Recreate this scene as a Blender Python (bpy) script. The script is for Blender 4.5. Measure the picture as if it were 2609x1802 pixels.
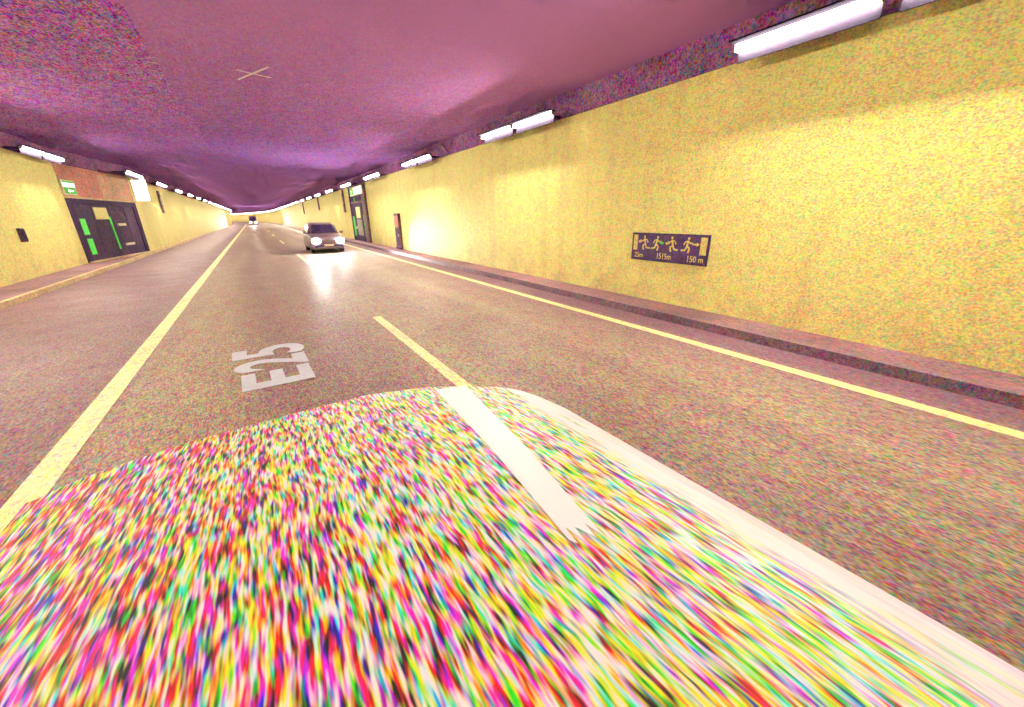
import bpy, bmesh, math, random
from mathutils import Matrix, Vector
random.seed(7)
S = bpy.context.scene
for o in list(bpy.data.objects): bpy.data.objects.remove(o)
C = S.collection
CAMH = 2.05

# ------------------------------------------------------------------ camera
cd = bpy.data.cameras.new('camera'); cam = bpy.data.objects.new('camera', cd); C.objects.link(cam)
cd.sensor_width = 36.0; cd.lens = 985/2609*36; cd.clip_start = 0.05; cd.clip_end = 2000
Rm = Matrix(((0.84382275, 0.19019224, -0.50178688), (-0.53649874, 0.27896317, -0.79646007), (-0.01150047, 0.94127916, 0.33743337)))
M4 = Rm.to_4x4(); M4.translation = (0, 0, CAMH); cam.matrix_world = M4
S.camera = cam

# ------------------------------------------------------------------ world (outside the tunnel, hardly reaches in), exposure
w = bpy.data.worlds.new('World'); S.world = w; w.use_nodes = True
nt = w.node_tree; bg = nt.nodes['Background']
sky = nt.nodes.new('ShaderNodeTexSky'); sky.sky_type = 'NISHITA'; sky.sun_disc = False
sky.sun_elevation = math.radians(4); sky.sun_rotation = math.radians(180)
nt.links.new(sky.outputs[0], bg.inputs[0]); bg.inputs[1].default_value = 0.05
S.view_settings.view_transform = 'Standard'; S.view_settings.look = 'None'
S.view_settings.exposure = 0.0; S.view_settings.gamma = 1.0
LAMP_E = 330.0
S.cycles.use_adaptive_sampling = True; S.cycles.adaptive_threshold = 0.12; S.cycles.adaptive_min_samples = 12
S.cycles.max_bounces = 4; S.cycles.diffuse_bounces = 2; S.cycles.glossy_bounces = 2; S.cycles.transmission_bounces = 1
S.cycles.caustics_reflective = False; S.cycles.caustics_refractive = False

# ------------------------------------------------------------------ materials
def base_mat(name, rough=0.6, spec=0.4, metal=0.0):
    m = bpy.data.materials.new(name); m.use_nodes = True
    b = m.node_tree.nodes['Principled BSDF']
    b.inputs['Roughness'].default_value = rough; b.inputs['Metallic'].default_value = metal
    b.inputs['Specular IOR Level'].default_value = spec
    return m, m.node_tree, b
def vm(nt, op, a=None, b=None, c=None):
    n = nt.nodes.new('ShaderNodeVectorMath'); n.operation = op
    for i, v in enumerate((a, b, c)):
        if v is None: continue
        if isinstance(v, (tuple, list)): n.inputs[i].default_value = v
        elif isinstance(v, (int, float)): n.inputs[i].default_value = (v, v, v)
        else: nt.links.new(v, n.inputs[i])
    return n.outputs[0]
def mt(nt, op, a, b=None, clamp=False):
    n = nt.nodes.new('ShaderNodeMath'); n.operation = op; n.use_clamp = clamp
    for i, v in enumerate((a, b)):
        if v is None: continue
        if isinstance(v, (int, float)): n.inputs[i].default_value = v
        else: nt.links.new(v, n.inputs[i])
    return n.outputs[0]
def noise(nt, vec, scale, detail=3.0, rough=1.0, out='Color'):
    n = nt.nodes.new('ShaderNodeTexNoise'); n.inputs['Scale'].default_value = scale
    n.inputs['Detail'].default_value = detail; n.inputs['Roughness'].default_value = rough
    nt.links.new(vec, n.inputs['Vector']); return n.outputs[out]
def sep(nt, v):
    n = nt.nodes.new('ShaderNodeSeparateXYZ'); nt.links.new(v, n.inputs[0]); return n.outputs
def mrange(nt, v, a, b, c, d):
    n = nt.nodes.new('ShaderNodeMapRange'); nt.links.new(v, n.inputs[0])
    for i, x in enumerate((a, b, c, d)): n.inputs[i+1].default_value = x
    return n.outputs[0]
def mixc(nt, f, a, b):
    n = nt.nodes.new('ShaderNodeMix'); n.data_type = 'RGBA'
    for s, v in ((0, f), (6, a), (7, b)):
        if isinstance(v, (int, float)): n.inputs[s].default_value = v
        elif isinstance(v, (tuple, list)): n.inputs[s].default_value = (*v[:3], 1)
        else: nt.links.new(v, n.inputs[s])
    return n.outputs[2]
def pos(nt): return nt.nodes.new('ShaderNodeNewGeometry').outputs['Position']
def grain(nt, p, col, amp, scale=8.0, stretch=(1, 1, 1), lo=0.10, coarse=0.45):
    """colour speckle: each channel of the base colour varied on its own, a fine grain and a weaker coarse one"""
    q = vm(nt, 'MULTIPLY', p, stretch)
    d1 = vm(nt, 'SUBTRACT', noise(nt, q, scale*2.6, 1.0), 0.5)
    d2 = vm(nt, 'SUBTRACT', noise(nt, q, scale*0.7, 1.0), 0.5)
    d3 = vm(nt, 'SUBTRACT', noise(nt, q, scale*0.2, 0.0), 0.5)
    d = vm(nt, 'MULTIPLY_ADD', d3, coarse*0.18, vm(nt, 'MULTIPLY_ADD', d2, coarse, d1))
    if isinstance(amp, (int, float)): k = vm(nt, 'MULTIPLY', d, amp)
    else:
        n = nt.nodes.new('ShaderNodeVectorMath'); n.operation = 'SCALE'
        nt.links.new(d, n.inputs[0]); nt.links.new(amp, n.inputs['Scale']); k = n.outputs[0]
    f = vm(nt, 'MAXIMUM', vm(nt, 'ADD', k, 1.0), lo)
    return vm(nt, 'MINIMUM', vm(nt, 'MULTIPLY', f, col), 0.95)
def speckle(name, col, amp, scale=8.0, stretch=(1, 1, 1), rough=0.6, spec=0.4, blotch=0.25, bump=0.0, metal=0.0):
    m, nt, b = base_mat(name, rough, spec, metal)
    p = pos(nt)
    big = noise(nt, p, 0.55, 1, 0.6, 'Fac')
    tone = mrange(nt, big, 0.3, 0.7, 1-blotch, 1+blotch)
    n = nt.nodes.new('ShaderNodeVectorMath'); n.operation = 'SCALE'; n.inputs[0].default_value = col; nt.links.new(tone, n.inputs['Scale'])
    nt.links.new(grain(nt, p, n.outputs[0], amp, scale, stretch), b.inputs['Base Color'])
    if bump:
        bp = nt.nodes.new('ShaderNodeBump'); bp.inputs['Strength'].default_value = bump; bp.inputs['Distance'].default_value = 0.01
        nt.links.new(noise(nt, p, 30, 4, 0.7, 'Fac'), bp.inputs['Height']); nt.links.new(bp.outputs[0], b.inputs['Normal'])
    return m
def emis(name, col, strength):
    m, nt, b = base_mat(name, 0.5)
    b.inputs['Base Color'].default_value = (*[0.5*c for c in col], 1)
    b.inputs['Emission Color'].default_value = (*col, 1); b.inputs['Emission Strength'].default_value = strength
    return m

WALLC = (0.87, 0.765, 0.265)
def wall_mat():
    m, nt, b = base_mat('tunnel_wall_paint', 0.6, 0.15)
    p = pos(nt); x, y, z = sep(nt, p)
    streak = noise(nt, vm(nt, 'MULTIPLY', p, (1, 1, 0.08)), 2.2, 2, 0.7, 'Fac')      # drip stains
    low = mrange(nt, z, 0.1, 1.3, 0.55, 0.0)                                          # splash dirt from the road
    dirt = mt(nt, 'MULTIPLY', mrange(nt, noise(nt, p, 1.5, 2, 0.65, 'Fac'), 0.35, 0.7, 0, 1), low)
    c = mixc(nt, mrange(nt, streak, 0.5, 0.75, 0, 0.35), WALLC, (0.66, 0.46, 0.22))
    c = mixc(nt, dirt, c, (0.50, 0.36, 0.22))
    nt.links.new(grain(nt, p, c, 2.2, 17.0, (1, 0.6, 1), 0.3, 0.35), b.inputs['Base Color'])
    return m
def road_mat():
    m, nt, b = base_mat('asphalt', 0.42, 0.16)
    p = pos(nt); x, y, z = sep(nt, p)
    t = noise(nt, vm(nt, 'MULTIPLY', p, (1, 0.05, 1)), 0.8, 1, 0.5, 'Fac')            # wheel-polished bands along the lanes
    c = mixc(nt, mrange(nt, t, 0.38, 0.62, 0, 1), (0.27, 0.18, 0.155), (0.34, 0.255, 0.18))
    edge = mrange(nt, mt(nt, 'ABSOLUTE', mt(nt, 'SUBTRACT', x, 0.6)), 3.2, 6.0, 0, 0.6)
    c = mixc(nt, edge, c, (0.27, 0.15, 0.19))
    c = mixc(nt, mrange(nt, x, 5.9, 6.15, 0, 0.85), c, (0.20, 0.10, 0.15))                   # darker purple gutter strip
    c = mixc(nt, mrange(nt, x, -1.75, -2.1, 0, 0.8), c, (0.20, 0.10, 0.13))                # darker purple left of the solid line
    nt.links.new(grain(nt, p, c, 4.4, 20.0, (1, 0.35, 1), 0.2, 0.3), b.inputs['Base Color'])
    nt.links.new(mrange(nt, noise(nt, p, 1.1, 1, 0.6, 'Fac'), 0.3, 0.7, 0.48, 0.58), b.inputs['Roughness'])
    bp = nt.nodes.new('ShaderNodeBump'); bp.inputs['Strength'].default_value = 0.25; bp.inputs['Distance'].default_value = 0.01
    nt.links.new(noise(nt, p, 45, 1, 0.7, 'Fac'), bp.inputs['Height']); nt.links.new(bp.outputs[0], b.inputs['Normal'])
    return m
def ceiling_mat(name, smooth):
    m, nt, b = base_mat(name, 0.9, 0.0)
    p = pos(nt); x, y, z = sep(nt, p)
    col = (0.34, 0.15, 0.52)
    if smooth:      # near-end brightness painted into the colour, darkening inwards; grain coarser further in
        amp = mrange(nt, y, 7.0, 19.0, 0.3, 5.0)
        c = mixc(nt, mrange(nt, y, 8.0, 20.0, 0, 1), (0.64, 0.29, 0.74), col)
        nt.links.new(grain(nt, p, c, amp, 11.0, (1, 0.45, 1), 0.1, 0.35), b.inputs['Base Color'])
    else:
        c = mixc(nt, mrange(nt, y, 12.0, 24.0, 0, 1), (0.54, 0.235, 0.70), col)  # brighter near end painted into this base colour too
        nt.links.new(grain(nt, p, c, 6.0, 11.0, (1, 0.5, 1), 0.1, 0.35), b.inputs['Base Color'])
    return m
def streak_mat():
    m, nt, b = base_mat('blur_streaked_bonnet', 0.5, 0.3)  # stretched blur noise over the bonnet, built as its colour
    p = pos(nt); x, y, z = sep(nt, p)
    wob = vm(nt, 'MULTIPLY', vm(nt, 'SUBTRACT', noise(nt, p, 3.0, 2, 0.5), 0.5), (0.03, 0, 0))
    q = vm(nt, 'ADD', p, wob)
    n1 = noise(nt, vm(nt, 'MULTIPLY', q, (74, 10.0, 0)), 1.0, 1.0, 0.8)
    lum = nt.nodes.new('ShaderNodeTexNoise'); lum.inputs['Scale'].default_value = 1.0; lum.inputs['Detail'].default_value = 1.0
    nt.links.new(vm(nt, 'MULTIPLY', vm(nt, 'ADD', q, (3.7, 1.9, 0)), (84, 11.0, 0)), lum.inputs['Vector'])
    n1 = mixc(nt, 0.34, n1, lum.outputs['Fac'])
    n2 = noise(nt, vm(nt, 'MULTIPLY', q, (16, 2.2, 0)), 1.0, 1.0, 0.6)
    d = vm(nt, 'ADD', vm(nt, 'MULTIPLY', vm(nt, 'SUBTRACT', n1, 0.5), 5.6), vm(nt, 'MULTIPLY', vm(nt, 'SUBTRACT', n2, 0.5), 1.0))
    base = mixc(nt, mrange(nt, x, -0.5, 0.95, 0, 1), (0.60, 0.27, 0.21), (0.66, 0.76, 0.42))
    c = vm(nt, 'MINIMUM', vm(nt, 'MAXIMUM', vm(nt, 'ADD', base, d), 0.02), 0.88)
    sx = sep(nt, n2)
    fade = mt(nt, 'MULTIPLY', mrange(nt, mt(nt, 'SUBTRACT', x, mt(nt, 'MULTIPLY', y, 0.07)), 0.92, 1.06, 0, 1.2), mrange(nt, sx[0], 0.3, 0.7, 0.2, 1.8), True)   # streaks fading to the pale sill
    c = mixc(nt, fade, c, (0.92, 0.88, 0.89))
    nt.links.new(c, b.inputs['Base Color'])
    return m

M = dict(
    wall=wall_mat(), road=road_mat(), ceil_rough=ceiling_mat('ceiling_coarse', False), ceil_smooth=ceiling_mat('ceiling_smooth_graded', True),
    purple_band=speckle('purple_band_concrete', (0.28, 0.125, 0.27), 4.5, 9.0, rough=0.9, spec=0.0),
    walkway=speckle('walkway_concrete', (0.26, 0.14, 0.165), 3.5, 15.0, (1, .5, 1), rough=0.6, spec=0.15, bump=0.2),
    kerb=speckle('kerb_stone', (0.22, 0.125, 0.165), 3.5, 14.0, rough=0.6),
    joint=speckle('joint_filler', (0.80, 0.66, 0.24), 2.0, 9.0),
    paint=speckle('road_paint_yellowed', (0.82, 0.71, 0.32), 2.0, 14.0, (1, .5, 1), rough=0.5, blotch=0.12),
    overlay_lettering=speckle('overlay_grey_white', (0.52, 0.55, 0.62), 0.6, 10.0, rough=0.55, blotch=0.06),
    faint=speckle('overlay_faint', (0.90, 0.78, 0.95), 0.5, 10.0, rough=0.9, spec=0.0),
    black=speckle('light_shield_black', (0.015, 0.012, 0.02), 1.0, 20.0, rough=0.9, spec=0.0),
    housing=speckle('lamp_housing', (0.30, 0.24, 0.20), 2.0, 20.0, rough=0.5),
    lamp=emis('lamp_diffuser', (1.0, 0.90, 0.70), LAMP_E),
    dark=speckle('door_slate', (0.085, 0.048, 0.115), 6.0, 10.0, rough=0.6, spec=0.1),
    darker=speckle('frame_dark', (0.055, 0.024, 0.085), 6.0, 10.0, rough=0.6, spec=0.1),
    orange=speckle('panel_orange', (0.56, 0.21, 0.15), 4.0, 9.0, rough=0.6),
    ochre=speckle('panel_ochre', (0.62, 0.33, 0.19), 4.0, 9.0, rough=0.6),
    kerbyellow=speckle('kerb_yellowed', (0.58, 0.42, 0.22), 3.0, 10.0, rough=0.6),
    green=speckle('luminous_green', (0.07, 0.88, 0.08), 0.6, 14.0, rough=0.4, blotch=0.08),
    yellow=speckle('plate_yellow', (0.72, 0.66, 0.17), 1.5, 14.0, rough=0.4, blotch=0.08),
    pale=speckle('pale_metal', (0.70, 0.62, 0.42), 1.5, 14.0, rough=0.4),
    signblue=speckle('sign_violet', (0.085, 0.034, 0.16), 6.0, 14.0, rough=0.45),
    signink=speckle('sign_yellow', (0.74, 0.62, 0.17), 2.2, 18.0, rough=0.45, blotch=0.08),
    duct=speckle('duct_brown', (0.13, 0.055, 0.06), 8.0, 10.0, rough=0.5),
    lit_white=emis('lit_sign_white', (1.0, 0.95, 0.9), 1.3),
    lit_green=emis('lit_sign_green', (0.03, 0.60, 0.03), 0.35),
    body=speckle('car_paint_dark', (0.17, 0.12, 0.13), 5.0, 12.0, rough=0.3, spec=0.5),
    glass=speckle('car_glass', (0.035, 0.022, 0.06), 6.0, 10.0, rough=0.12, spec=0.6),
    rubber=speckle('rubber', (0.03, 0.02, 0.035), 4.0, 12.0, rough=0.8),
    chrome=speckle('chrome_trim', (0.6, 0.58, 0.55), 1.0, 20.0, rough=0.25, metal=0.8),
    rim=speckle('alloy_rim', (0.35, 0.33, 0.36), 2.0, 20.0, rough=0.35, metal=0.6),
    headlight=emis('headlight_lit', (1.0, 0.98, 0.92), 330.0),
    streak=streak_mat(),
    white=speckle('stripe_white', (0.95, 0.96, 0.97), 0.2, 6.0, (4, .4, 1), rough=0.4, blotch=0.05),
    pinkwhite=speckle('sill_pale', (0.90, 0.84, 0.86), 0.6, 5.0, (4, .3, 1), rough=0.4, blotch=0.10),
)

# ------------------------------------------------------------------ mesh helpers
class MB:
    def __init__(s): s.v = []; s.f = []
    def quad(s, *pts):
        i = len(s.v); s.v += [tuple(p) for p in pts]; s.f.append(tuple(range(i, i+len(pts)))); return s
    def box(s, x0, x1, y0, y1, z0, z1):
        i = len(s.v)
        s.v += [(x0,y0,z0),(x1,y0,z0),(x1,y1,z0),(x0,y1,z0),(x0,y0,z1),(x1,y0,z1),(x1,y1,z1),(x0,y1,z1)]
        s.f += [tuple(i+k for k in q) for q in ((0,3,2,1),(4,5,6,7),(0,1,5,4),(1,2,6,5),(2,3,7,6),(3,0,4,7))]; return s
    def hexa(s, b, t):
        i = len(s.v); s.v += [tuple(p) for p in b] + [tuple(p) for p in t]; n = len(b)
        s.f.append(tuple(i+n-1-k for k in range(n))); s.f.append(tuple(i+n+k for k in range(n)))
        for k in range(n): s.f.append((i+k, i+(k+1) % n, i+n+(k+1) % n, i+n+k))
        return s
    def prism(s, pts, z0, z1): return s.hexa([(x, y, z0) for x, y in pts], [(x, y, z1) for x, y in pts])
    def bar(s, a, b, wd, z0, z1):
        dx, dy = b[0]-a[0], b[1]-a[1]; L = math.hypot(dx, dy) or 1; nx, ny = -dy/L*wd/2, dx/L*wd/2
        return s.prism([(a[0]-nx, a[1]-ny), (b[0]-nx, b[1]-ny), (b[0]+nx, b[1]+ny), (a[0]+nx, a[1]+ny)], z0, z1)
    def disc(s, c, r, z0, z1, n=14, ry=None):
        ry = ry or r
        return s.prism([(c[0]+r*math.cos(2*math.pi*k/n), c[1]+ry*math.sin(2*math.pi*k/n)) for k in range(n)], z0, z1)
    def rings(s, rings, cap=True):
        i = len(s.v); n = len(rings[0])
        for r in rings: s.v += [tuple(p) for p in r]
        for a in range(len(rings)-1):
            for k in range(n):
                s.f.append((i+a*n+k, i+a*n+(k+1) % n, i+(a+1)*n+(k+1) % n, i+(a+1)*n+k))
        if cap:
            s.f.append(tuple(i+k for k in reversed(range(n)))); s.f.append(tuple(i+(len(rings)-1)*n+k for k in range(n)))
        return s
    def mesh(s, name):
        me = bpy.data.meshes.new(name); me.from_pydata(s.v, [], s.f)
        b = bmesh.new(); b.from_mesh(me); bmesh.ops.recalc_face_normals(b, faces=b.faces); b.to_mesh(me); b.free()
        return me
    def build(s, name, mat, parent=None, bevel=0, smooth=False):
        me = s.mesh(name); me.materials.append(mat)
        if smooth:
            for p in me.polygons: p.use_smooth = True
        o = bpy.data.objects.new(name, me); C.objects.link(o); o.parent = parent
        if bevel:
            md = o.modifiers.new('bevel', 'BEVEL'); md.width = bevel; md.segments = 2; md.limit_method = 'ANGLE'
        return o
def tag(o, label=None, cat=None, group=None, kind=None):
    if label: o['label'] = label
    if cat: o['category'] = cat
    if group: o['group'] = group
    if kind: o['kind'] = kind
    return o
def thing(name, label, cat, group=None, loc=(0, 0, 0), mat3=None):
    o = bpy.data.objects.new(name, None); C.objects.link(o); o.empty_display_size = 0.2
    m = (mat3.to_4x4() if mat3 else Matrix.Identity(4)); m.translation = loc; o.matrix_world = m
    return tag(o, label, cat, group)
def inst(name, me, parent, loc=(0, 0, 0), rz=0.0):
    o = bpy.data.objects.new(name, me); C.objects.link(o); o.parent = parent; o.location = loc; o.rotation_euler = (0, 0, rz); return o
def frame3(u):                      # local x along the wall, local y up, local z out of the wall
    u = Vector(u).normalized(); v = Vector((0, 0, 1)); n = u.cross(v)
    return Matrix((u, v, n)).transposed()
def text_mesh(txt, offset=0.0, extrude=0.0):
    cu = bpy.data.curves.new('t', 'FONT'); cu.body = txt; cu.size = 1.0; cu.offset = offset; cu.extrude = extrude; cu.resolution_u = 5
    o = bpy.data.objects.new('t', cu); C.objects.link(o)
    me = bpy.data.meshes.new_from_object(o.evaluated_get(bpy.context.evaluated_depsgraph_get()))
    bpy.data.objects.remove(o); bpy.data.curves.remove(cu)
    return me
def fit(me, x0, x1, y0, y1, z0, z1):
    xs = [v.co.x for v in me.vertices]; ys = [v.co.y for v in me.vertices]; zs = [v.co.z for v in me.vertices]
    def f(v, a, b, c, d): return c + (v-a)/((b-a) or 1)*(d-c)
    for v in me.vertices:
        v.co = (f(v.co.x, min(xs), max(xs), x0, x1), f(v.co.y, min(ys), max(ys), y0, y1), f(v.co.z, min(zs), max(zs), z0, z1))
    return me
def text_part(name, txt, mat, parent, x0, x1, y0, y1, z0, z1, offset=0.02):
    me = fit(text_mesh(txt, offset, 0.05), x0, x1, y0, y1, z0, z1); me.name = name
    me.materials.clear(); me.materials.append(mat)
    o = bpy.data.objects.new(name, me); C.objects.link(o); o.parent = parent; return o

# ------------------------------------------------------------------ tunnel path: straight, then a bend to the left
S0, BR, S1 = 150.0, 800.0, 420.0
def P(x, s, z=0.0):
    if s <= S0: return Vector((x, s, z))
    a = (s-S0)/BR
    return Vector((-(BR-BR*math.cos(a)) + x*math.cos(a), S0+BR*math.sin(a)+x*math.sin(a), z))
def heading(s): return 0.0 if s <= S0 else (s-S0)/BR
def stations(a, b, step=3.0):
    n = max(1, int(math.ceil((b-a)/step))); return [a+(b-a)*k/n for k in range(n+1)]
def sweep(mb, prof, a, b, step=3.0, closed=True):
    mb.rings([[P(x, s, z) for x, z in prof] for s in stations(a, b, step)]); return mb
def sheet(mb, x0, x1, z, a, b, step=3.0):
    st = stations(a, b, step)
    for p, q in zip(st, st[1:]): mb.quad(P(x0, p, z), P(x1, p, z), P(x1, q, z), P(x0, q, z))
    return mb
SB = -30.0
KL, KR = -5.6, 6.64          # kerb faces
WLN, WLF, WR = -6.86, -5.75, 7.48
WTOP, CEIL, WK = 4.44, 5.0, 0.15

tag(MB().quad((-900, -900, -0.3), (900, -900, -0.3), (900, 900, -0.3), (-900, 900, -0.3)).build('ground', M['joint']), kind='structure')
tag(sheet(MB(), KL-0.05, KR+0.05, 0.0, SB, S1).build('road', M['road']), kind='structure')
kr = tag(sweep(MB(), [(KR, -0.1), (KR+0.02, WK), (KR+0.16, WK), (KR+0.16, -0.1)], SB, S1).build('kerb_right', M['kerb']), kind='structure')
tag(sweep(MB(), [(KR+0.163, -0.1), (KR+0.163, WK-0.006), (WR+0.1, WK-0.003), (WR+0.1, -0.1)], SB, S1).build('walkway_right', M['walkway']), kind='structure')
tag(sweep(MB(), [(KL, -0.1), (KL-0.02, WK), (KL-0.14, WK), (KL-0.14, -0.1)], SB, S1).build('kerb_left', M['kerbyellow']), kind='structure')
tag(sweep(MB(), [(KL-0.143, -0.1), (KL-0.143, WK-0.006), (-7.0, WK-0.003), (-7.0, -0.1)], SB, 34).build('walkway_left', M['walkway']), kind='structure')
# ceiling: split along a stitching seam, coarse slab on the left, smoother on the right
XJ = -1.0
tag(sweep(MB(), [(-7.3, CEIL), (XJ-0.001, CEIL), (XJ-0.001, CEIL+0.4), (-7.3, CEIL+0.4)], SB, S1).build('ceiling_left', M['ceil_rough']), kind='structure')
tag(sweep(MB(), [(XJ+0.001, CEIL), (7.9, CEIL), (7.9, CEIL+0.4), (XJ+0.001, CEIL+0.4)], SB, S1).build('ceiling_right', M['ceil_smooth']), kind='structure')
tag(sweep(MB(), [(XJ-0.2, CEIL+0.03), (XJ+0.2, CEIL+0.03), (XJ+0.2, CEIL+0.5), (XJ-0.2, CEIL+0.5)], SB, S1).build('ceiling_seam', M['purple_band']), kind='structure')

# walls: painted concrete panels with open joints in front of a backing
def wall(name, label, x, sgn, a, b, step=9.0):
    t = thing(name, label, 'wall', None, (x, max(a, 0), 0))
    inv = t.matrix_world.inverted()
    bk = MB(); sweep(bk, [(x+sgn*0.03, 0.0), (x+sgn*0.03, CEIL+0.2), (x+sgn*0.4, CEIL+0.2), (x+sgn*0.4, 0.0)], a, b)
    bk.v = [tuple(inv @ Vector(v)) for v in bk.v]; bk.build('backing', M['joint'], t)
    s = a
    while s < b-0.01:
        e = min(s+step, b); g = 0.002
        p = MB(); pr = [(x, WK-0.05), (x, WTOP), (x+sgn*0.06, WTOP), (x+sgn*0.06, WK-0.05)]
        p.rings([[inv @ P(px, q, pz) for px, pz in pr] for q in (s+g, e-g)])
        p.build('panel', M['wall'], t); s = e
    c = MB(); sweep(c, [(x-sgn*0.03, WTOP+0.004), (x-sgn*0.05, CEIL+0.05), (x+sgn*0.2, CEIL+0.05), (x+sgn*0.2, WTOP+0.004)], a, b)  # purple band along the wall top, darker than the panels
    c.v = [tuple(inv @ Vector(v)) for v in c.v]; c.build('purple_band', M['purple_band'], t)
    return t
wall('tunnel_wall', 'long yellow tunnel wall of painted panels along the right side of the road', WR, 1, SB, S1)
wall('tunnel_wall', 'set-back yellow tunnel wall at the left edge before the dark doors', WLN, -1, SB, 26.31)
wall('tunnel_wall', 'yellow tunnel wall running into the distance beyond the dark doors on the left', WLF, -1, 33.21, S1)

# ------------------------------------------------------------------ road markings, then overlay lettering and cross
def marking(name, label, x0, x1, a, b, cat='road marking', group=None):
    me = sheet(MB(), x0, x1, 0.004, a, b); o = me.build(name, M['paint']); return tag(o, label, cat, group)
marking('edge_line', 'wide solid yellow line painted left of the middle of the road', -2.02, -1.79, SB, S1)
marking('edge_line', 'narrow solid yellow line painted beside the right kerb', 5.74, 5.94, SB, S1)
ords = ['nearest', 'second', 'third', 'fourth', 'fifth', 'sixth', 'seventh', 'eighth', 'ninth', 'tenth']
for k in range(7):
    far = 8.5+18*k
    lab = 'lane dash reaching out from under the streaked car bonnet' if k == 0 else ('short lane dash beside the front wheel of the oncoming car' if k == 1 else f'{ords[k]} lane dash counted from the streaked car bonnet')
    marking('lane_dash', lab, 1.80, 1.97, far-6, far, group='dashes between the two lanes')
t = thing('overlay_number', 'pale grey E25 map overlay lettering laid over the asphalt left of the lane dash', 'lettering', None, (-0.1, 6.3, 0.004))  # street-view map label, built as flat lettering on the road
# lettering runs away from the viewer: letter up = -x, reading direction = +y ; local coordinates before rotation
t.rotation_euler = (0, 0, math.radians(92))
def letter(ch, a, b, top, bot): text_part('letter', ch, M['overlay_lettering'], t, a, b, bot, top, 0.0, 0.003, 0.028)
letter('E', -0.78, -0.12, 0.44, -0.40); letter('2', -0.05, 0.50, 0.52, -0.42); letter('5', 0.57, 1.16, 0.54, -0.46)

cr = thing('overlay_cross', 'small pale cursor overlay cross laid on the ceiling above the left lane', 'mark', None, (0.62, 11.35, CEIL-0.004))  # viewer cursor cross, built as flat bars under the ceiling
MB().bar((-0.28, 0.62), (0.28, -0.62), 0.05, -0.004, 0.0).build('cross_bar', M['faint'], cr); MB().bar((-0.30, -0.1), (0.34, 0.12), 0.05, -0.009, -0.005).build('cross_bar', M['faint'], cr)

# ------------------------------------------------------------------ lamps along both walls
def lamp_meshes(L):
    h = MB(); h.box(-0.24, 0.05, -0.02, L+0.02, 0.152, 0.175); bk = MB(); bk.box(0.03, 0.05, 0, L, -0.08, 0.153)  # added black visor and back plate, shielding ceiling and wall from lamp light
    ar = MB(); ar.box(0.052, 0.62, 0.3, 0.36, 0.10, 0.15); ar2 = MB(); ar2.box(0.052, 0.62, L-0.36, L-0.3, 0.10, 0.15)
    e = MB(); e.box(-0.08, 0.028, -0.022, -0.002, 0.06, 0.152); e2 = MB(); e2.box(-0.08, 0.028, L+0.002, L+0.022, 0.06, 0.152)
    d = MB(); d.hexa([(-0.05, 0.01, 0.065), (0.0, 0.01, 0.065), (0.0, L-0.01, 0.065), (-0.05, L-0.01, 0.065)],
                     [(-0.075, 0.01, 0.15), (0.02, 0.01, 0.15), (0.02, L-0.01, 0.15), (-0.075, L-0.01, 0.15)])
    r = []
    for mb, m, n in ((h, 'black', 'visor'), (bk, 'black', 'back_plate'), (ar, 'darker', 'bracket'), (ar2, 'darker', 'bracket'), (e, 'housing', 'end_cap'), (e2, 'housing', 'end_cap'), (d, 'lamp', 'diffuser')):
        me = mb.mesh(n); me.materials.append(M[m]); r.append((n, me))
    return r
LL = 1.76
LM = lamp_meshes(LL)
ON = ['first', 'second', 'third', 'fourth', 'fifth', 'sixth', 'seventh', 'eighth', 'ninth', 'tenth', 'eleventh', 'twelfth', 'thirteenth', 'fourteenth',
      'fifteenth', 'sixteenth', 'seventeenth', 'eighteenth', 'nineteenth', 'twentieth', 'twenty-first', 'twenty-second', 'twenty-third', 'twenty-fourth', 'twenty-fifth', 'twenty-sixth', 'twenty-seventh', 'twenty-eighth', 'twenty-ninth', 'thirtieth', 'thirty-first', 'thirty-second', 'thirty-third', 'thirty-fourth', 'thirty-fifth', 'thirty-sixth', 'thirty-seventh', 'thirty-eighth', 'thirty-ninth', 'fortieth', 'forty-first']
def lamp(x, s, side, label):
    p = P(x, s, 4.355)
    t = bpy.data.objects.new('tunnel_lamp', None); C.objects.link(t); t.empty_display_size = 0.2
    tag(t, label, 'lamp', 'strip lamps along the %s wall' % side)
    t.location = p; hd = heading(s)
    if side == 'right': t.rotation_euler = (0, 0, hd)
    else: t.rotation_euler = (0, 0, hd+math.pi); t.location = P(x, s+LL, 4.355)
    for n, me in LM: inst(n, me, t)
for k in range(-2, 40):
    s = 4.27+8.38*k
    if s > 335: break
    for j in (0, 1):
        a = s-3.70 if j == 0 else s-1.76
        if k < 0: lab = f'strip lamp on the right wall behind the viewpoint, {"nearer" if j else "farther"} tube of the {["first","second"][-k-1]} pair back'
        else: lab = f'{["nearer","farther"][j]} strip lamp of the {ON[k]} lit pair along the right wall'
        lamp(WR-0.52, a, 'right', lab)
for k in range(-3, 38):
    s = 21.9+8.38*k
    if s > 335: break
    x = WLN if s < 27 else WLF
    for j in (0, 1):
        a = s+1.92*j
        if k < 0: lab = f'{["nearer","farther"][j]} strip lamp of the {ON[-k-1]} pair back from the doors on the left wall'
        else: lab = f'{["nearer","farther"][j]} strip lamp of the {ON[k]} lit pair in view along the left wall'
        lamp(x+0.52, a, 'left', lab)

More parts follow.
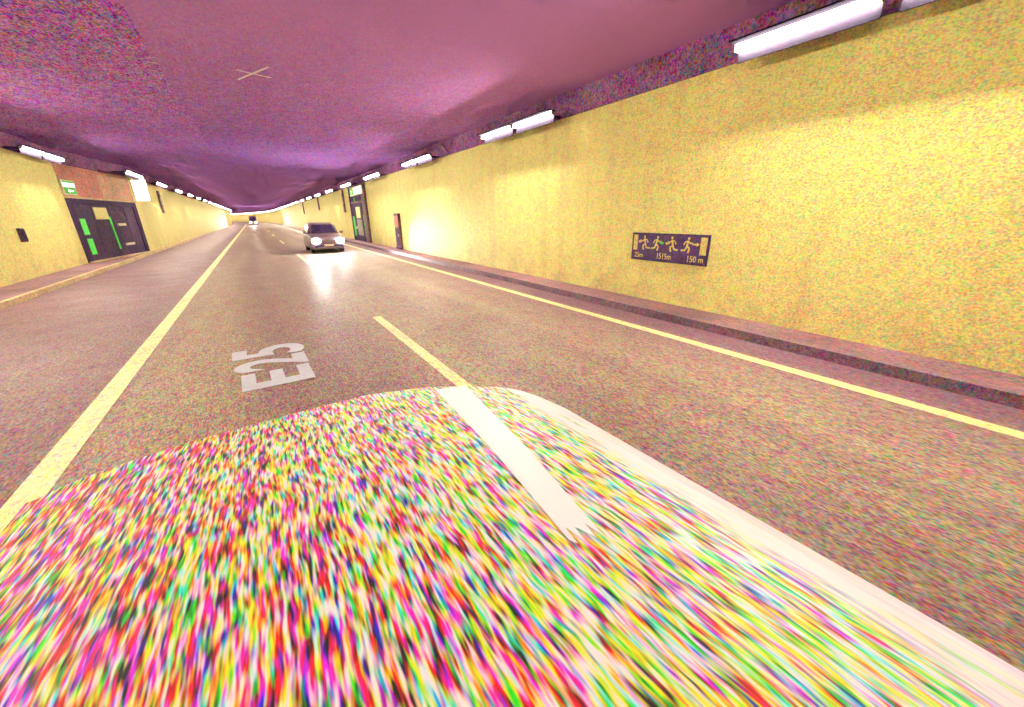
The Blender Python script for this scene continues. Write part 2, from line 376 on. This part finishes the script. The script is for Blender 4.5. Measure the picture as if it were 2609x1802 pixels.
# ------------------------------------------------------------------ left emergency door bay (splayed face)
A = Vector((WLN, 26.31, 0)); B = Vector((WLF, 33.21, 0)); UL = (B-A).length
bay = thing('emergency_door_bay', 'dark emergency doors with green strips under an orange panel on the left', 'doors', None, A, frame3(B-A))
def bx(name, m, par, x0, x1, y0, y1, z0, z1, bevel=0): return MB().box(x0, x1, y0, y1, z0, z1).build(name, M[m], par, bevel)
bx('wall_face', 'darker', bay, 0.0, UL, 0.05, CEIL+0.1, -0.4, -0.06)
pn = bx('over_panel', 'orange', bay, 0.02, 3.45, 3.10, 4.42, -0.058, 0.0)
bx('over_panel', 'ochre', bay, 3.47, UL-0.02, 3.10, 4.42, -0.058, 0.0)
bx('lintel', 'kerbyellow', bay, 0.0, UL, 3.0, 3.09, -0.058, 0.06)
bx('purple_band', 'purple_band', bay, 0.0, UL, 4.44, CEIL+0.02, -0.058, 0.03)
bx('door_frame', 'darker', bay, 0.02, 0.48, WK, 2.99, -0.058, 0.02)
bx('door_frame', 'darker', bay, UL-0.5, UL-0.02, WK, 2.99, -0.058, 0.02)
bx('door_frame', 'darker', bay, 0.48, UL-0.5, 2.75, 2.99, -0.058, 0.018)
for (a, b) in ((0.5, 1.9), (1.93, 3.6), (3.63, UL-0.52)):
    d = bx('door_leaf', 'dark', bay, a, b, WK+0.05, 2.74, -0.058, -0.01)
    if a > 3:
        bx('handle', 'pale', d, 4.0, 4.85, 1.74, 1.86, -0.008, 0.05); bx('handle', 'pale', d, 4.2, 5.2, 0.70, 0.82, -0.008, 0.05)
        bx('leaf_seam', 'darker', d, 5.25, 5.29, WK+0.08, 2.70, -0.012, -0.002)
bx('glow_strip', 'green', bay, 0.56, 1.0, 1.39, 2.11, -0.008, 0.012)
bx('glow_strip', 'green', bay, 0.60, 1.04, 0.48, 1.21, -0.008, 0.012)
bx('notice_plate', 'yellow', bay, 2.05, 3.31, 2.08, 2.64, -0.008, 0.014)
MB().hexa([(3.28, 2.2, -0.008), (3.40, 0.56, -0.008), (3.53, 0.56, -0.008), (3.46, 2.2, -0.008)], [(3.28, 2.2, 0.02), (3.40, 0.56, 0.02), (3.53, 0.56, 0.02), (3.46, 2.2, 0.02)]).build('glow_strip', M['green'], bay)
bx('threshold', 'kerbyellow', bay, 0.1, UL-0.1, WK-0.02, WK+0.05, -0.058, 0.25)
# running-man exit sign on the orange panel
ex = thing('exit_sign', 'white and green running-man exit sign above the left doors', 'sign', None, A+frame3(B-A) @ Vector((0.02, 3.14, 0.003)), frame3(B-A))
bx('box', 'pale', ex, 0, 0.98, 0, 0.62, 0, 0.07)
bx('white_face', 'lit_white', ex, 0.04, 0.94, 0.33, 0.58, 0.072, 0.078)
bx('green_band', 'lit_green', ex, 0.04, 0.94, 0.50, 0.58, 0.079, 0.082)
bx('green_face', 'lit_green', ex, 0.04, 0.94, 0.04, 0.30, 0.072, 0.078)
def runner(par, m, cx, cy, h, flip, z0, z1, name='running_figure'):
    f = -1 if flip else 1
    def q(x, y): return (cx+f*x*h, cy+y*h)
    b = MB(); b.disc(q(0.10, 0.90), 0.085*h, z0, z1, 10)
    b.prism([q(-0.06, 0.42), q(0.06, 0.40), q(0.15, 0.76), q(0.02, 0.80)][::f], z0, z1)
    for pts, wd in (([(0.09, 0.74), (0.25, 0.60), (0.40, 0.66)], 0.075), ([(0.04, 0.75), (-0.14, 0.68), (-0.22, 0.50)], 0.075),
                    ([(0.02, 0.43), (0.20, 0.30), (0.12, 0.02)], 0.11), ([(-0.01, 0.43), (-0.10, 0.18), (-0.40, 0.16)], 0.10)):
        for a, c in zip(pts, pts[1:]): b.bar(q(*a), q(*c), wd*h, z0, z1)
    return b.build(name, m, par)
def arrow(par, m, x0, x1, y, s, z0, z1, name='arrow'):
    d = 1 if x1 > x0 else -1
    b = MB(); b.bar((x0, y), (x1-d*s*0.8, y), s*0.5, z0, z1)
    b.prism([(x1, y), (x1-d*s, y+s*0.7), (x1-d*s, y-s*0.7)][::d], z0, z1); return b.build(name, m, par)
runner(ex, M['lit_green'], 0.45, 0.345, 0.15, True, 0.0785, 0.083)
arrow(ex, M['lit_white'], 0.72, 0.28, 0.17, 0.13, 0.079, 0.083)
# lit projecting box sign at the end of the doors
ps = thing('projecting_sign', 'bright white lit box sign projecting from the wall right of the left doors', 'sign', None, (WLF+0.06, 33.55, 3.12), frame3((1, 0, 0)))
bx('case', 'pale', ps, -0.06, 0.66, -0.03, 1.19, -0.22, 0.0); bx('lit_face', 'lit_white', ps, 0.0, 0.62, 0.0, 1.16, 0.002, 0.02)
runner(ps, M['pale'], 0.36, 0.08, 0.32, False, 0.0205, 0.024); bx('bracket', 'darker', ps, -0.07, -0.061, 0.2, 0.9, -0.2, -0.02)
# small box on the near left wall
sb = thing('junction_box', 'small dark junction box on the near left wall', 'box', None, (WLN, 20.9, 1.36), frame3((0, 1, 0)))
bx('case', 'duct', sb, -0.13, 0.13, 0, 0.45, 0, 0.10, 0.01); bx('lid', 'darker', sb, -0.11, 0.11, 0.03, 0.42, 0.102, 0.115)

# vertical ducts hanging below the lamps
def duct(x, s, z0, z1, wd, side, label):
    t = thing('wall_duct', label, 'duct', 'upright ducts on the tunnel walls', P(x, s, z0), frame3((0, 1, 0) if side == 'left' else (0, -1, 0)))
    bx('duct_body', 'duct', t, -wd/2, wd/2, 0, z1-z0, 0, 0.12, 0.01); bx('clamp', 'darker', t, -wd/2-0.03, wd/2+0.03, (z1-z0)*0.3, (z1-z0)*0.3+0.06, 0.001, 0.135)
    bx('clamp', 'darker', t, -wd/2-0.03, wd/2+0.03, (z1-z0)*0.75, (z1-z0)*0.75+0.06, 0.001, 0.135)
duct(WLF, 41.6, 2.5, 4.1, 0.55, 'left', 'dark upright duct on the far left wall beyond the white lit sign')
duct(WR, 40.5, 2.45, 4.38, 0.5, 'right', 'dark upright duct on the right wall just beyond the right doors')
duct(WR, 57.0, 2.9, 4.4, 0.7, 'right', 'second dark upright duct beyond the right doors')
duct(WR, 75.0, 2.6, 4.4, 0.6, 'right', 'farthest dark upright duct on the right wall')

# dark hydrant post on the right wall
hp = thing('hydrant_cabinet', 'tall narrow dark cabinet standing against the right wall by the headlight glow', 'cabinet', None, (WR, 24.6, 0), frame3((0, -1, 0)))
bx('case', 'duct', hp, -0.45, 0.43, WK, 2.21, 0.0, 0.14, 0.015)
bx('upper_door', 'orange', hp, -0.36, 0.34, 1.42, 2.08, 0.142, 0.155); bx('lower_door', 'dark', hp, -0.36, 0.34, 0.32, 1.36, 0.142, 0.155)
bx('handle', 'pale', hp, 0.22, 0.27, 0.9, 1.05, 0.157, 0.18); bx('plinth', 'darker', hp, -0.47, 0.45, WK-0.002, 0.26, 0.143, 0.17)

# ------------------------------------------------------------------ right emergency door
rd = thing('emergency_door', 'narrow dark emergency door with two green strips on the right wall', 'door', None, (WR, 37.4, 0), frame3((0, -1, 0)))
W2 = 5.5
bx('surround', 'darker', rd, 0, W2, WK, 4.40, 0.0, 0.05)
bx('jamb', 'duct', rd, W2-1.0, W2, WK, 4.4, 0.052, 0.16); bx('jamb', 'dark', rd, 0.0, 0.10, WK, 4.4, 0.052, 0.16)
lf = bx('door_leaf', 'dark', rd, 1.0, 3.9, WK+0.05, 3.05, 0.052, 0.09)
bx('window', 'yellow', lf, 1.75, 3.25, 1.95, 2.80, 0.092, 0.10); bx('handle', 'pale', lf, 1.3, 1.5, 1.1, 1.3, 0.092, 0.15)
bx('kick_plate', 'housing', lf, 1.7, 3.5, 0.6, 1.85, 0.092, 0.097)
bx('glow_strip', 'green', rd, 0.12, 0.75, 0.5, 2.1, 0.052, 0.075)
bx('glow_strip', 'green', rd, 4.02, 4.48, 1.36, 2.2, 0.052, 0.075); bx('glow_strip', 'green', rd, 4.02, 4.48, 0.52, 1.28, 0.052, 0.075)
bx('lintel', 'duct', rd, 0.11, W2-1.01, 3.1, 3.22, 0.052, 0.12)
MB().disc((1.6, 3.38), 0.16, 0.052, 0.09).build('indicator', M['lit_green'], rd)
rs = thing('exit_sign', 'lit pale green exit sign over the right emergency door', 'sign', None, (WR-0.17, 36.6, 3.66), frame3((0, -1, 0)))
bx('box', 'pale', rs, 0, 4.5, 0, 0.62, -0.06, 0.04); bx('lit_face', 'lit_white', rs, 1.5, 4.35, 0.07, 0.56, 0.042, 0.05)
bx('green_face', 'lit_green', rs, 0.08, 1.45, 0.07, 0.56, 0.042, 0.05)
runner(rs, M['lit_white'], 0.75, 0.10, 0.40, False, 0.0505, 0.055)

# ------------------------------------------------------------------ distance sign on the right wall
SW, SH = 1.90, 0.60
sg = thing('distance_sign', 'dark violet escape distance sign with yellow running figures on the right wall', 'sign', None, (WR-0.004, 6.44, 1.035), frame3((0, -1, 0)))
bx('sign_panel', 'signblue', sg, 0, SW, 0, SH, 0.0, 0.03)
for a in ((0, SW, 0, 0.012), (0, SW, SH-0.012, SH), (0, 0.012, 0.013, SH-0.013), (SW-0.012, SW, 0.013, SH-0.013)): bx('rim', 'darker', sg, *a, 0.0305, 0.037)
bx('door_symbol', 'signink', sg, 0.035, 0.15, 0.22, 0.555, 0.031, 0.034); bx('door_symbol', 'signink', sg, 1.72, 1.86, 0.21, 0.55, 0.031, 0.034)
for cx, fl in ((0.37, True), (0.66, False), (1.09, True), (1.42, False)): runner(sg, M['signink'], cx, 0.225, 0.325, fl, 0.031, 0.034)
arrow(sg, M['signink'], 0.27, 0.165, 0.41, 0.06, 0.031, 0.034); arrow(sg, M['green'], 0.76, 0.86, 0.40, 0.05, 0.031, 0.034)
arrow(sg, M['signink'], 1.00, 0.89, 0.40, 0.05, 0.031, 0.034); arrow(sg, M['signink'], 1.54, 1.70, 0.41, 0.06, 0.031, 0.034)
text_part('lettering', '25m', M['signink'], sg, 0.09, 0.33, 0.06, 0.17, 0.031, 0.034, 0.01)
text_part('lettering', '1515m', M['signink'], sg, 0.72, 1.07, 0.06, 0.185, 0.031, 0.034, 0.01)
text_part('lettering', '150 m', M['signink'], sg, 1.47, 1.82, 0.055, 0.18, 0.031, 0.034, 0.01)

# ------------------------------------------------------------------ oncoming car
def ring(y, hw, z0, z1, r, n=4, flare=1.0):
    pts = []
    for cx, cz, a0 in ((hw-r, z1-r, 0), (-(hw-r), z1-r, 90), (-(hw*flare-r), z0+r, 180), (hw*flare-r, z0+r, 270)):
        for k in range(n+1):
            a = math.radians(a0+90*k/n); pts.append((cx+r*math.cos(a), y, cz+r*math.sin(a)))
    return pts
def wheel(car, x, y, r, sgn):
    def disc(rr, x0, x1, n=24): return MB().rings([[(xx, y+rr*math.cos(2*math.pi*k/n), r+rr*math.sin(2*math.pi*k/n)) for k in range(n)] for xx in (x0, x1)])
    wv = disc(r, x-0.11, x+0.11).build('wheel', M['rubber'], car, 0.02)
    disc(r*0.66, x+sgn*0.112, x+sgn*0.122).build('rim', M['rim'], wv)
    b = MB()
    for k in range(5):
        a = 2*math.pi*k/5
        b.rings([[(xx, y+rr*math.cos(a+da), r+rr*math.sin(a+da)) for rr, da in ((r*0.12, -0.5), (r*0.62, -0.12), (r*0.62, 0.12), (r*0.12, 0.5))] for xx in (x+sgn*0.124, x+sgn*0.135)])
    b.build('spokes', M['chrome'], wv)
def spot(car, x, y, z, energy, ax, ay, size, blend=0.8):
    l = bpy.data.lights.new('headlight_beam', 'SPOT'); l.energy = energy; l.spot_size = math.radians(size); l.spot_blend = blend; l.shadow_soft_size = 0.08; l.color = (1, 0.97, 0.9)
    o = bpy.data.objects.new('headlight_beam', l); C.objects.link(o); o.parent = car; o.location = (x, y, z)
    o.rotation_euler = Vector((ax, -1, ay)).to_track_quat('-Z', 'Y').to_euler()
def suv(label, loc, rz, beam, aim):
    car = thing('oncoming_car', label, 'car', None, loc); car.rotation_euler = (0, 0, rz)
    # local: front faces -y ; y=0 is the nose
    MB().rings([ring(0.0, 0.72, 0.32, 0.70, 0.10), ring(0.06, 0.84, 0.24, 0.84, 0.12), ring(0.35, 0.91, 0.22, 0.97, 0.12), ring(1.15, 0.94, 0.22, 1.08, 0.12),
                ring(2.4, 0.95, 0.22, 1.10, 0.12), ring(3.8, 0.95, 0.22, 1.10, 0.12), ring(4.45, 0.90, 0.26, 1.05, 0.12), ring(4.6, 0.80, 0.36, 0.95, 0.10)]).build('body', M['body'], car, smooth=True)
    roof = MB().rings([ring(1.15, 0.84, 1.02, 1.10, 0.03), ring(1.95, 0.70, 1.02, 1.64, 0.10, flare=1.22), ring(2.5, 0.69, 1.02, 1.74, 0.10, flare=1.24), ring(3.7, 0.66, 1.02, 1.71, 0.10, flare=1.26), ring(4.4, 0.62, 1.02, 1.20, 0.05, flare=1.26)]).build('cabin', M['body'], car, smooth=True)
    MB().hexa([(-0.70, 1.22, 1.135), (0.70, 1.22, 1.135), (0.58, 1.92, 1.60), (-0.58, 1.92, 1.60)], [(-0.70, 1.19, 1.16), (0.70, 1.19, 1.16), (0.58, 1.89, 1.63), (-0.58, 1.89, 1.63)]).build('windscreen', M['glass'], car)
    for sgn in (-1, 1):
        for y0, y1 in ((1.75, 2.65), (2.72, 3.75)):
            MB().hexa([(sgn*0.865, y0, 1.13), (sgn*0.865, y1, 1.13), (sgn*0.735, y1-0.1, 1.58), (sgn*0.735, y0+0.2, 1.58)], [(sgn*0.885, y0, 1.13), (sgn*0.885, y1, 1.13), (sgn*0.755, y1-0.1, 1.58), (sgn*0.755, y0+0.2, 1.58)]).build('side_window', M['glass'], car)
        mi = MB().rings([ring(1.42, 0.10, 0, 0.15, 0.04), ring(1.56, 0.09, 0.01, 0.14, 0.04)]); mi.v = [(v[0]+sgn*1.04, v[1], v[2]+1.10) for v in mi.v]; mi.build('mirror', M['body'], car, smooth=True)
        wheel(car, sgn*0.82, 0.92, 0.36, sgn); wheel(car, sgn*0.82, 3.65, 0.36, sgn)
        MB().rings([[(sgn*(0.66+0.235*math.cos(2*math.pi*k/14)), yy, 0.73+0.145*math.sin(2*math.pi*k/14)) for k in range(14)] for yy in (-0.012, 0.10)]).build('headlight', M['headlight'], car)
        bx('fog_lamp', 'chrome', car, sgn*0.66-0.11, sgn*0.66+0.11, -0.03, 0.06, 0.40, 0.46)
        spot(car, sgn*0.66, -0.05, 0.73, beam*(2.2 if sgn > 0 else 1), *(aim if sgn < 0 else (0.56, -0.05, 42)))
    bx('grille', 'darker', car, -0.42, 0.42, -0.03, 0.05, 0.56, 0.76, 0.01)
    for z in (0.60, 0.66, 0.72): bx('grille_bar', 'chrome', car, -0.40, 0.40, -0.045, -0.031, z, z+0.02)
    bx('bumper', 'darker', car, -0.78, 0.78, -0.06, 0.04, 0.34, 0.50, 0.03); bx('lower_trim', 'chrome', car, -0.62, 0.62, -0.075, -0.061, 0.36, 0.39)
    bx('number_plate', 'pale', car, -0.26, 0.26, -0.078, -0.062, 0.42, 0.53)
    return car
suv('dark oncoming car with lit headlights in the lane right of the dashes', (3.62, 26.2, 0), math.radians(0), 1200, (0.22, -0.10, 75))
# far vehicle
fv = thing('far_van', 'tiny dark van with lit headlights far down the tunnel', 'van', None, (0.2, 138, 0))
MB().rings([ring(0, 0.80, 0.35, 1.0, 0.1), ring(0.5, 0.92, 0.3, 1.35, 0.1), ring(1.1, 0.92, 0.3, 2.5, 0.15), ring(5.0, 0.92, 0.3, 2.6, 0.15)]).build('body', M['body'], fv, smooth=True)
MB().hexa([(-0.75, 0.42, 1.4), (0.75, 0.42, 1.4), (0.72, 0.98, 2.3), (-0.72, 0.98, 2.3)], [(-0.75, 0.38, 1.42), (0.75, 0.38, 1.42), (0.72, 0.94, 2.32), (-0.72, 0.94, 2.32)]).build('windscreen', M['glass'], fv)
for sgn in (-1, 1):
    MB().rings([[(sgn*(0.6+0.15*math.cos(2*math.pi*k/12)), yy, 0.85+0.11*math.sin(2*math.pi*k/12)) for k in range(12)] for yy in (-0.03, 0.1)]).build('headlight', M['headlight'], fv)
    wheel(fv, sgn*0.8, 0.9, 0.34, sgn); wheel(fv, sgn*0.8, 4.0, 0.34, sgn)
spot(fv, 0.0, -0.2, 0.9, 9000, 0.0, 0.0, 110)

# ------------------------------------------------------------------ the camera's own car
cc = thing('camera_car', 'car bonnet with multicoloured streaks filling the foreground', 'car', None, (0.15, 0, 0))
OUT = [(-1.05, 1.6), (-1.05, 2.05), (-1.03, 2.28), (-0.96, 2.35), (-0.81, 2.39), (-0.65, 2.43), (-0.47, 2.46), (-0.25, 2.48), (0.08, 2.51), (0.44, 2.52), (0.80, 2.42), (1.07, 2.27), (1.25, 2.15), (1.34, 2.04), (1.40, 1.88), (1.44, 1.65), (1.45, 1.24)]
def yfront(x):      # front edge of the bonnet in plan at the z = 0.9 level
    for (a, ya), (b, yb) in zip(OUT[2:], OUT[3:]):
        if a <= x <= b and b > a: return ya+(yb-ya)*(x-a)/(b-a)
    return OUT[2][1] if x < 0 else OUT[-2][1]
XL, XRt = -1.06, 1.44
NX, NY = 60, 30
def bon(u, v):      # u across 0..1, v from the front edge (0) to the windscreen base (1)
    x9 = XL+(XRt-XL)*u
    e = min(u, 1-u)*2
    crown = 0.07*(1-(1-min(1, e*1.6))**2.5)
    zf = 1.04; z = zf+0.13*min(1, v*1.3)+crown*min(1, 0.25+v*2)
    ze = 1.04+0.10*min(1, v*1.3)
    s = (CAMH-ze)/1.15
    y = yfront(x9)*(CAMH-zf)/1.15*(1-v)+(-0.45)*v
    xc = 0.20
    return (x9*s, y, z)
g = [[bon(i/NX, j/NY) for i in range(NX+1)] for j in range(NY+1)]
def loc(p): return (p[0]-0.15, p[1], p[2])
def patch(i0, i1, j0, j1, name, mat, dz=0.0):
    b = MB(); idx = {}
    for j in range(j0, j1+1):
        for i in range(i0, i1+1): idx[i, j] = len(b.v); p = loc(g[j][i]); b.v.append((p[0], p[1], p[2]+dz))
    for j in range(j0, j1):
        for i in range(i0, i1): b.f.append((idx[i, j], idx[i+1, j], idx[i+1, j+1], idx[i, j+1]))
    o = b.build(name, mat, cc, smooth=True); return o
IS = 58
patch(0, IS, 0, NY, 'bonnet', M['streak']); patch(IS, NX, 0, NY, 'side_panel', M['pinkwhite'])['label'] = 'pale pinkish white side edge'
# blurred lane dash: a white raised strip that narrows towards the windscreen
from mathutils.bvhtree import BVHTree
_v = [p for row in g for p in row]
_f = [(j*(NX+1)+i, j*(NX+1)+i+1, (j+1)*(NX+1)+i+1, (j+1)*(NX+1)+i) for j in range(NY) for i in range(NX)]
_t = BVHTree.FromPolygons(_v, _f)
def surf_z(x, y):
    h = _t.ray_cast(Vector((x, y, 3)), Vector((0, 0, -1)))[0]
    return h.z if h is not None else 1.05
b = MB(); nw = 8; ends = [random.uniform(-0.09, 0.05) for _ in range(nw+1)]
for k in range(19):
    t_ = k/18
    for i in range(nw+1):
        f_ = i/nw; y = 2.03*(1-t_)+(0.66+ends[i])*t_
        x = (0.735*(1-t_)+0.565*t_)*(1-f_)+(0.93*(1-t_)+0.655*t_)*f_
        b.v.append((x-0.15, y, surf_z(x, y)+0.0025))
for k in range(18):
    for i in range(nw): p0 = k*(nw+1)+i; b.f.append((p0, p0+1, p0+nw+2, p0+nw+1))
o = b.build('stripe', M['white'], cc, smooth=True); o['label'] = 'broad white blurred lane dash along the bonnet'
# skirt: wings and front fascia down to the sill
sk = MB(); edge = [g[NY-j][0] for j in range(NY)] + [g[0][i] for i in range(NX+1)] + [g[j][NX] for j in range(1, NY+1)]
rows = [[(p[0]-0.15, p[1], p[2]-0.002) for p in edge], [((p[0]-0.15)*1.0, p[1]-0.0, p[2]-0.15) for p in edge], [((p[0]-0.15)*0.97, p[1]*0.98, 0.32) for p in edge]]
i0 = 0
for r in rows: sk.v += r
n = len(edge)
for a in range(2):
    for k in range(n-1): sk.f.append((a*n+k, a*n+k+1, (a+1)*n+k+1, (a+1)*n+k))
sk.build('wings_and_nose', M['streak'], cc, smooth=True)
MB().rings([ring(-0.47, 0.84, 1.05, 1.20, 0.04), ring(-0.95, 0.72, 1.05, 1.55, 0.08), ring(-2.6, 0.70, 1.05, 1.58, 0.08), ring(-3.0, 0.7, 1.05, 1.3, 0.08)]).build('cabin', M['glass'], cc, smooth=True)
MB().rings([ring(-0.46, 0.93, 0.32, 1.12, 0.08), ring(-3.1, 0.90, 0.32, 1.10, 0.08)]).build('rear_body', M['pinkwhite'], cc, smooth=True)
for sgn in (-1, 1): wheel(cc, sgn*0.80, 1.15, 0.33, sgn); wheel(cc, sgn*0.80, -2.3, 0.33, sgn)
